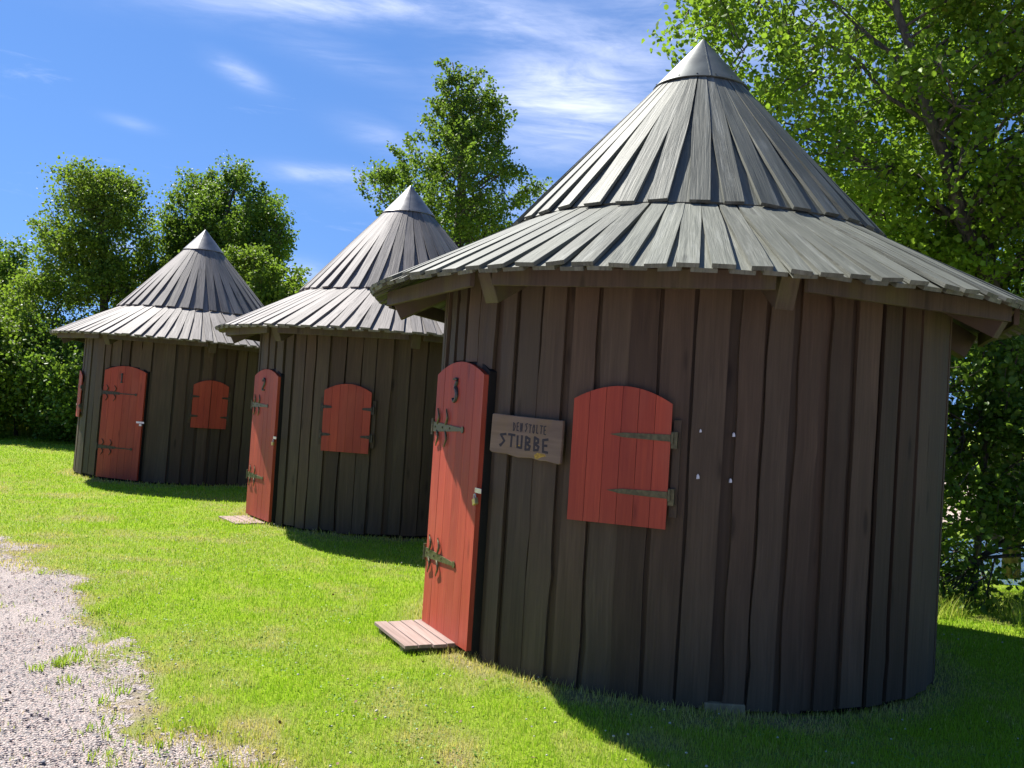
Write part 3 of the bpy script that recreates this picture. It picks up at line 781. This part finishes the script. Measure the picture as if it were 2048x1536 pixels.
def profile_tree(name, label, cat, Y, prof, nclump, nleaf, size, lm, trunk, group=None, sig=.22, depth=1.0, shell=.45, limbs=14, bark_=None, squash=.75, maxr=99, lobes=.50, per=4.5, shoots=150, slen=1.25):
    global rng, _ti
    _ti += 1; rng = np.random.default_rng(400 + _ti)
    """crown from rows (v, uL, uR) seen at distance Y; cross-sections are round, so it is a real volume"""
    prof = sorted(prof, key=lambda p: -p[0])
    rows = []
    for v, uL, uR in prof:
        A, B = at(uL, v, Y), at(uR, v, Y); rows.append(((A.z + B.z) / 2, (A.x + B.x) / 2, abs(B.x - A.x) / 2))
    rows = np.array(rows); rows = rows[np.argsort(rows[:, 0])]
    zr = rows[:, 0]
    zz = rng.random(nclump * 5) * (zr[-1] - zr[0]) + zr[0]
    rr = np.interp(zz, zr, rows[:, 2]); keep = rng.random(len(zz)) < (rr / rr.max()) ** 1.3 * 1.2 + .08
    zz = zz[keep][:nclump]; rr = np.interp(zz, zr, rows[:, 2]); cx = np.interp(zz, zr, rows[:, 1])
    m = len(zz); th = rng.uniform(0, 2 * np.pi, m); q = rng.random(m) ** shell
    nl = max(14, int(m / per)); lobe = rng.integers(0, nl, m)       # clumps gather on boughs
    dr = np.minimum(rr, maxr) * depth
    C_ = np.stack([cx + rr * q * np.cos(th), Y + dr * q * np.sin(th), zz], -1)
    tot = rows[:, 2].mean()
    LC = C_[:nl].copy(); ls = lobes * rng.uniform(.6, 1.3, nl)[lobe][:, None]
    off = rng.normal(0, 1, (m, 3)); off /= np.linalg.norm(off, axis=1)[:, None]; off *= rng.random(m)[:, None] ** .4
    out = LC - np.stack([np.interp(LC[:, 2], zr, rows[:, 1]), np.full(nl, Y), LC[:, 2]], -1); out /= np.linalg.norm(out, axis=1)[:, None] + .3
    C_ = LC[lobe] + off * ls * np.array([1.0, 1.0, .75]) + (rng.random(m)[:, None] - .6) * out[lobe] * ls * .9
    base = Vector(trunk[0][0]); root = empty(name, base, 0, label=label, cat=cat, group=group)
    tb = MB()
    TP = [Vector(p) - base for p, r in trunk]; tr = [r for p, r in trunk]
    tb.tube(TP, tr, 9)
    TPn = np.array([tuple(p) for p in TP]); Cl = C_ - np.array(base)
    # limbs towards a few well-spread clumps, twigs from limbs to every clump
    nodes = []
    pick = rng.choice(m, min(limbs, m), replace=False)
    for j in pick:
        c = Cl[j]; zt = max(TPn[0, 2] + .5, c[2] - .55 * np.hypot(c[0] - TPn[:, 0].mean(), c[1] - TPn[:, 1].mean()) - .2)
        zt = min(zt, TPn[-1, 2]); p0 = np.array([np.interp(zt, TPn[:, 2], TPn[:, a]) for a in (0, 1)] + [zt])
        r_0 = min(np.interp(zt, TPn[:, 2], tr) * .42, .05)
        pts = []
        for q_ in np.linspace(0, 1, 7):
            p = p0 + (c - p0) * q_; p[2] += .12 * math.sin(q_ * math.pi) * np.linalg.norm(c - p0) * .5; p[:2] += rng.normal(0, .04, 2) * (0 < q_ < 1) * min(2, np.linalg.norm(c - p0))
            pts.append(p); nodes.append(p)
        tb.tube([Vector(p) for p in pts], [max(.006, r_0 * (1 - .85 * q_)) for q_ in np.linspace(0, 1, 7)], 6)
    nodes = np.array(nodes)
    for c in Cl:
        j = np.argmin(((nodes - c) ** 2).sum(1)); p0 = nodes[j]
        dl = np.linalg.norm(c - p0)
        if dl > .7: p0 = c + (p0 - c) / dl * .45 + rng.normal(0, .12, 3)
        mid = (p0 + c) / 2 + rng.normal(0, .06, 3)
        tb.tube([Vector(p0), Vector(mid), Vector(c)], [.009 * max(1, Y / 14), .006, .003], 4, False)
    # leaves
    tb_pts = []
    ns = shoots; sz = rng.uniform(zr[0] + .35 * (zr[-1] - zr[0]), zr[-1], ns); sr = np.interp(sz, zr, rows[:, 2]) * rng.uniform(.8, .98, ns); sc_ = np.interp(sz, zr, rows[:, 1])
    st = rng.uniform(0, 2 * np.pi, ns); S0 = np.stack([sc_ + sr * np.cos(st), Y + np.minimum(sr, maxr) * depth * np.sin(st), sz], -1) - np.array(base)
    sdir = np.stack([np.cos(st) * .55, np.sin(st) * .55, rng.uniform(.3, 1.1, ns)], -1); sdir /= np.linalg.norm(sdir, axis=1)[:, None]
    sl = rng.uniform(.35, .95, ns)[:, None] * slen; nb_ = 4
    for q_ in range(nb_):
        Cl = np.concatenate([Cl, S0 + sdir * sl * (q_ / (nb_ - 1) - .25) + rng.normal(0, .02, (ns, 3))])
    for a_ in range(ns): tb_pts.append((S0[a_] - sdir[a_] * sl[a_] * .5, S0[a_] + sdir[a_] * sl[a_] * .75))
    for a_, b_ in tb_pts: tb.tube([Vector(a_), Vector(b_)], [.010, .003], 4, False)
    tb.build('trunk', M_BARK, root, smooth=True)
    isS = np.arange(len(Cl)) >= m; m2 = len(Cl)
    k = (nleaf * rng.uniform(.5, 1.5, m2) * np.where(isS, .34, 1)).astype(int); sg = sig * rng.uniform(.6, 1.35, m2) * np.where(isS, .45, 1)
    cc = np.repeat(Cl, k, 0); ss = np.repeat(sg, k)[:, None]
    P_ = cc + np.clip(rng.normal(0, 1, cc.shape), -1.7, 1.7) * ss * np.array([1, 1, squash])
    V, Fq = leafquads(P_, size)
    fastmesh('crown', V, Fq, 4, lm, root)
    return root
def gp(u, Y, z=-.1): p = at(u, 900, Y); return (p.x, Y, z)
def tp(lst): return [((at(u, v, Y).x, Y + dy, at(u, v, Y).z) if v is not None else gp(u, Y), r) for u, v, Y, dy, r in lst]

G = 'trees standing behind the huts'
profile_tree('alder_tree', 'bushy light green tree at the left edge behind the farthest hut', 'tree', 24.5,
    [(348, 172, 192), (372, 150, 258), (420, 118, 285), (490, 95, 308), (550, 78, 325), (580, 50, 330), (650, 5, 335), (720, -10, 330), (800, 0, 310), (862, 20, 300)],
    720, 66, .080, M_LEAF_Y, tp([(205, None, 24.5, 0, .17), (210, 700, 24.5, 0, .13), (205, 500, 24.5, 0, .08), (190, 345, 24.5, 0, .02)]), group=G, sig=.24, slen=.7)
profile_tree('alder_tree', 'dark green tree with a pointed top right behind the farthest conical roof', 'tree', 25.5,
    [(352, 468, 490), (378, 435, 515), (410, 405, 545), (450, 390, 558), (500, 380, 565), (560, 370, 560), (620, 380, 560), (700, 370, 560), (840, 350, 540)],
    420, 80, .080, M_LEAF_D, tp([(440, None, 25.5, 0, .16), (440, 600, 25.5, 0, .11), (445, 450, 25.5, 0, .06), (480, 345, 25.5, 0, .02)]), group=G, sig=.23, slen=.7)
profile_tree('alder_tree', 'slim green tree between the bushy left tree and the dark green one', 'tree', 26.3,
    [(356, 392, 408), (385, 368, 428), (420, 352, 440), (480, 340, 440), (600, 335, 430), (840, 330, 430)],
    210, 75, .080, M_LEAF_F, tp([(390, None, 26.3, 0, .12), (392, 600, 26.3, 0, .09), (400, 450, 26.3, 0, .05), (402, 350, 26.3, 0, .02)]), group=G, sig=.22, slen=.75)
profile_tree('birch_tree', 'small light green tree between the two farther conical roofs', 'tree', 22.5,
    [(515, 480, 510), (530, 460, 545), (555, 450, 590), (590, 450, 598), (640, 455, 600), (700, 450, 600), (840, 460, 590)],
    260, 90, .075, M_LEAF_Y, tp([(525, None, 22.5, 0, .08), (525, 700, 22.5, 0, .06), (520, 560, 22.5, 0, .03), (500, 500, 22.5, 0, .01)]), group=G, sig=.2, slen=.6)
profile_tree('alder_tree', 'tall open crowned tree standing alone between the middle and nearest roofs', 'tree', 24.0,
    [(150, 895, 940), (175, 885, 965), (195, 880, 985), (205, 880, 1000), (240, 870, 1010), (275, 850, 1012), (305, 800, 1010), (335, 770, 1050), (365, 735, 1095), (400, 715, 1075), (440, 750, 1050), (480, 800, 1015), (560, 820, 1010), (660, 830, 1000)],
    600, 52, .080, M_LEAF_F, tp([(905, None, 24, 0, .22), (910, 600, 24, 0, .17), (922, 400, 24, 0, .12), (925, 250, 24, 0, .06), (905, 125, 24, 0, .015)]), group=G, sig=.15, slen=.55, shell=.6, limbs=34, lobes=.42, per=4)
profile_tree('birch_tree', 'thin foliage of a distant tree at the far left edge', 'tree', 30.0,
    [(510, -10, 10), (540, -60, 28), (600, -110, 35), (680, -120, 30), (800, -120, 40), (850, -110, 30)],
    180, 90, .10, M_LEAF_D, tp([(-30, None, 30, 0, .12), (-30, 600, 30, 0, .06), (-10, 530, 30, 0, .02)]), group=G, sig=.28)
profile_tree('bush', 'leafy green bush below the left trees at the lawn edge', 'bush', 23.3,
    [(660, -30, 40), (700, -90, 110), (760, -120, 165), (820, -130, 180), (862, -130, 180)],
    340, 90, .085, M_LEAF_Y, tp([(30, None, 23.3, 0, .05), (30, 760, 23.3, 0, .03), (30, 690, 23.3, 0, .01)]), sig=.24)
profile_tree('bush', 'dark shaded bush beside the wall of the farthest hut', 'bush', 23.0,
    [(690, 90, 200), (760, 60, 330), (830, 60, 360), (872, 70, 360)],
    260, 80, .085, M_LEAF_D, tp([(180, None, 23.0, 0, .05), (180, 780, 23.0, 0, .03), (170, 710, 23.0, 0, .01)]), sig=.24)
# the near alder over the nearest hut
profile_tree('alder_tree', 'big sunlit alder overhanging the right of the nearest conical roof', 'tree', 11.2,
    [(-700, 1800, 2200), (-450, 1620, 2350), (-200, 1510, 2500), (-60, 1420, 2550), (60, 1385, 2600), (150, 1345, 2600), (230, 1340, 2600), (330, 1410, 2550), (450, 1500, 2550), (560, 1650, 2500), (640, 1700, 2450), (700, 1800, 2400)],
    3200, 42, .070, M_LEAF_N, tp([(2036, None, 10.9, 0, .105), (2032, 900, 10.9, 0, .085), (2010, 680, 10.9, -.1, .09), (1950, 560, 10.9, -.3, .088), (1880, 450, 10.9, -.5, .082), (1835, 350, 10.9, -.7, .070), (1795, 270, 10.9, -.8, .060), (1765, 180, 10.9, -.9, .050), (1738, 80, 10.9, -.8, .040), (1735, -60, 10.9, -.6, .030), (1780, -300, 10.9, 0, .012)]),
    group=G, sig=.14, lobes=.5, per=5, depth=.65, shell=.5, limbs=80, maxr=3.2, shoots=200, slen=.7)
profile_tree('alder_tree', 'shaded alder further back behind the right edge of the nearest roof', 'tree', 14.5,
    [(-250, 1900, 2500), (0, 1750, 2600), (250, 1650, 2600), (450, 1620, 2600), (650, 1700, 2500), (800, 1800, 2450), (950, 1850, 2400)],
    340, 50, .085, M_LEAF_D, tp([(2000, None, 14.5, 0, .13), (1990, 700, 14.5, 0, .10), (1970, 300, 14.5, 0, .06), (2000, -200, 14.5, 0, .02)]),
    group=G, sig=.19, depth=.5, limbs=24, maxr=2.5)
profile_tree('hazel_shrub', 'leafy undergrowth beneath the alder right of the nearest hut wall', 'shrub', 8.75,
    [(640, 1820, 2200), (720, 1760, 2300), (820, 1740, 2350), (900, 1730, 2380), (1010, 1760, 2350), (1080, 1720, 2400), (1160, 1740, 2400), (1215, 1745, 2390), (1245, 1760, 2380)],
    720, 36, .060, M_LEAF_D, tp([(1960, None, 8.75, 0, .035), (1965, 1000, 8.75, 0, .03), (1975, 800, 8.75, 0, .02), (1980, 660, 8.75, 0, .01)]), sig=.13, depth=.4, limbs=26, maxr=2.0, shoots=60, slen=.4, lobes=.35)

# ragged tall grass along the tree edges
def tallgrass(name, label, X_, Y_, hlo, hhi, w, dry, drysd=.2):
    h = rng.uniform(hlo, hhi, len(X_)); V, T, r, dd = blades(X_, Y_, h, np.full(len(X_), w), np.clip(rng.normal(dry, drysd, len(X_)), 0, 1), .75)
    tag(fastmesh(name, V, T, 3, M_GRASS, attrs={'rnd': r, 'dry': dd}), label, 'grass', kind='stuff')
n_ = 2600; x = rng.uniform(3.2, 6.5, n_); y = 7.78 - (x - 3.7) * .13 + rng.gamma(2, .2, n_)
k = vnoise(x, y, 3.5) > .35; tallgrass('tall_grass', 'tall unmown grass strip under the trees right of the nearest hut', x[k], y[k], .04, .22, .006, .35)
n_ = 6000; x = rng.uniform(-17, -6, n_); y = 23.4 + rng.gamma(2, .5, n_)
tallgrass('tall_grass', 'pale tall meadow grass behind the lawn at the left edge', x, y, .2, .75, .022, .45)

def tufts():
    n_ = 45; y = 3.7 * (9 / 3.7) ** rng.random(n_ * 6); x = rng.uniform(-.6, 0, n_ * 6) * y; g = gmask(x, y); k = (g > -.4) & (g < .10); x, y = x[k][:n_], y[k][:n_]
    c = rng.integers(8, 40, len(x)); X_ = np.repeat(x, c) + rng.normal(0, .03, c.sum()); Y_ = np.repeat(y, c) + rng.normal(0, .03, c.sum())
    tallgrass('weed_tufts', 'small green weed tufts along the ragged gravel edge', X_, Y_, .02, .055, .006, .12)
tufts()
# little things lying in the lawn
def scatter_flowers():
    N = 380; y = 3.5 * (14 / 3.5) ** rng.random(N); x = rng.uniform(-.6, .6, N) * y
    k = keepout(x, y, .1) & (gmask(x, y) < -.15) & (fbm(x, y, 1.1) > .5); x, y = x[k], y[k]; n = len(x)
    base = []
    for z, r in ((0, .5), (.5, 1), (1.0, .6)):
        for q in range(6): base.append((r * math.cos(q * math.pi / 3), r * math.sin(q * math.pi / 3), z))
    base = np.array(base + [(0, 0, 1.25)]); s = rng.uniform(.005, .0085, n)
    P = base[None] * s[:, None, None] + np.stack([x, y, gz(x, y) + rng.uniform(.022, .04, n)], -1)[:, None]
    tri = []
    for l in (0, 1):
        for q in range(6):
            a, b = l * 6 + q, l * 6 + (q + 1) % 6; tri += [(a, b, b + 6), (a, b + 6, a + 6)]
    for q in range(6): tri.append((12 + q, 12 + (q + 1) % 6, 18))
    tri = np.array(tri); Fc = (tri[None] + (np.arange(n) * 19)[:, None, None]).ravel()
    tag(fastmesh('clover_flowers', P.reshape(-1, 3), Fc, 3, simple('clover_petals', C(.50, .48, .38), .8, 0, 200, .3, .1)), 'small white clover flowers scattered through the lawn', 'flowers', kind='stuff')
    N = 170; y = 3.5 * (14 / 3.5) ** rng.random(N); x = rng.uniform(-.6, .5, N) * y; k = keepout(x, y, .05); x, y = x[k], y[k]
    V, Fq = leafquads(np.stack([x, y, gz(x, y) + .03], -1), .020, 1.2)
    tag(fastmesh('fallen_leaves', V, Fq, 4, simple('dead_leaf', C(.20, .11, .05), .8, 0, 60, .5, .1)), 'dry brown fallen leaves lying on the lawn', 'leaves', kind='stuff')
    # broad clover / plantain leaves
    N = 26000; y = 3.4 * (12 / 3.4) ** rng.random(N); x = rng.uniform(-.6, .6, N) * y
    k = keepout(x, y, 0) & (gmask(x, y) < -.05) & (fbm(x, y, 1.9) > .52); x, y = x[k], y[k]
    V, Fq = leafquads(np.stack([x, y, gz(x, y) + rng.uniform(.004, .026, len(x))], -1), .014, 1.5)
    tag(fastmesh('clover_leaves', V, Fq, 4, leafmat('clover_leaf', C(.09, .19, .03), C(.19, .33, .05), .3, .5)), 'low clover leaves growing in patches in the lawn', 'clover', kind='stuff')
scatter_flowers()

# ------------------------------------------------------------------ stream and far rocky bank seen through the shrubs
def sheet(name, pts, z, m, label, zf=None):
    me = D.meshes.new(name); me.from_pydata([(a, b, z) for a, b in pts], [], [list(range(len(pts)))]); me.materials.append(m)
    o = D.objects.new(name, me); COL.objects.link(o); tag(o, label, kind='structure')
m, tt, p = mat('stream_water')
o_ = tt.n('ShaderNodeTexCoord').outputs['Object']
setp(tt, p, Base_Color=C(.05, .06, .035), Roughness=.06, Normal=tt.n('ShaderNodeBump', ins={'Strength': .25, 'Distance': .03, 'Height': tt.noise(o_, 5, 3, .5)}).outputs[0])
sheet('stream', [(4.6, 13.0), (30, 11.5), (40, 16.5), (5.2, 18.0)], -.50, m, 'narrow dark stream behind the trees at the right')
sheet('rocky_bank', [(6, 21), (34, 20), (40, 44), (7, 40)], -.52, simple('pale_rock_ground', C(.42, .33, .27), .9, 0, 3, .4, .6), 'pale rocky ground beyond the stream')
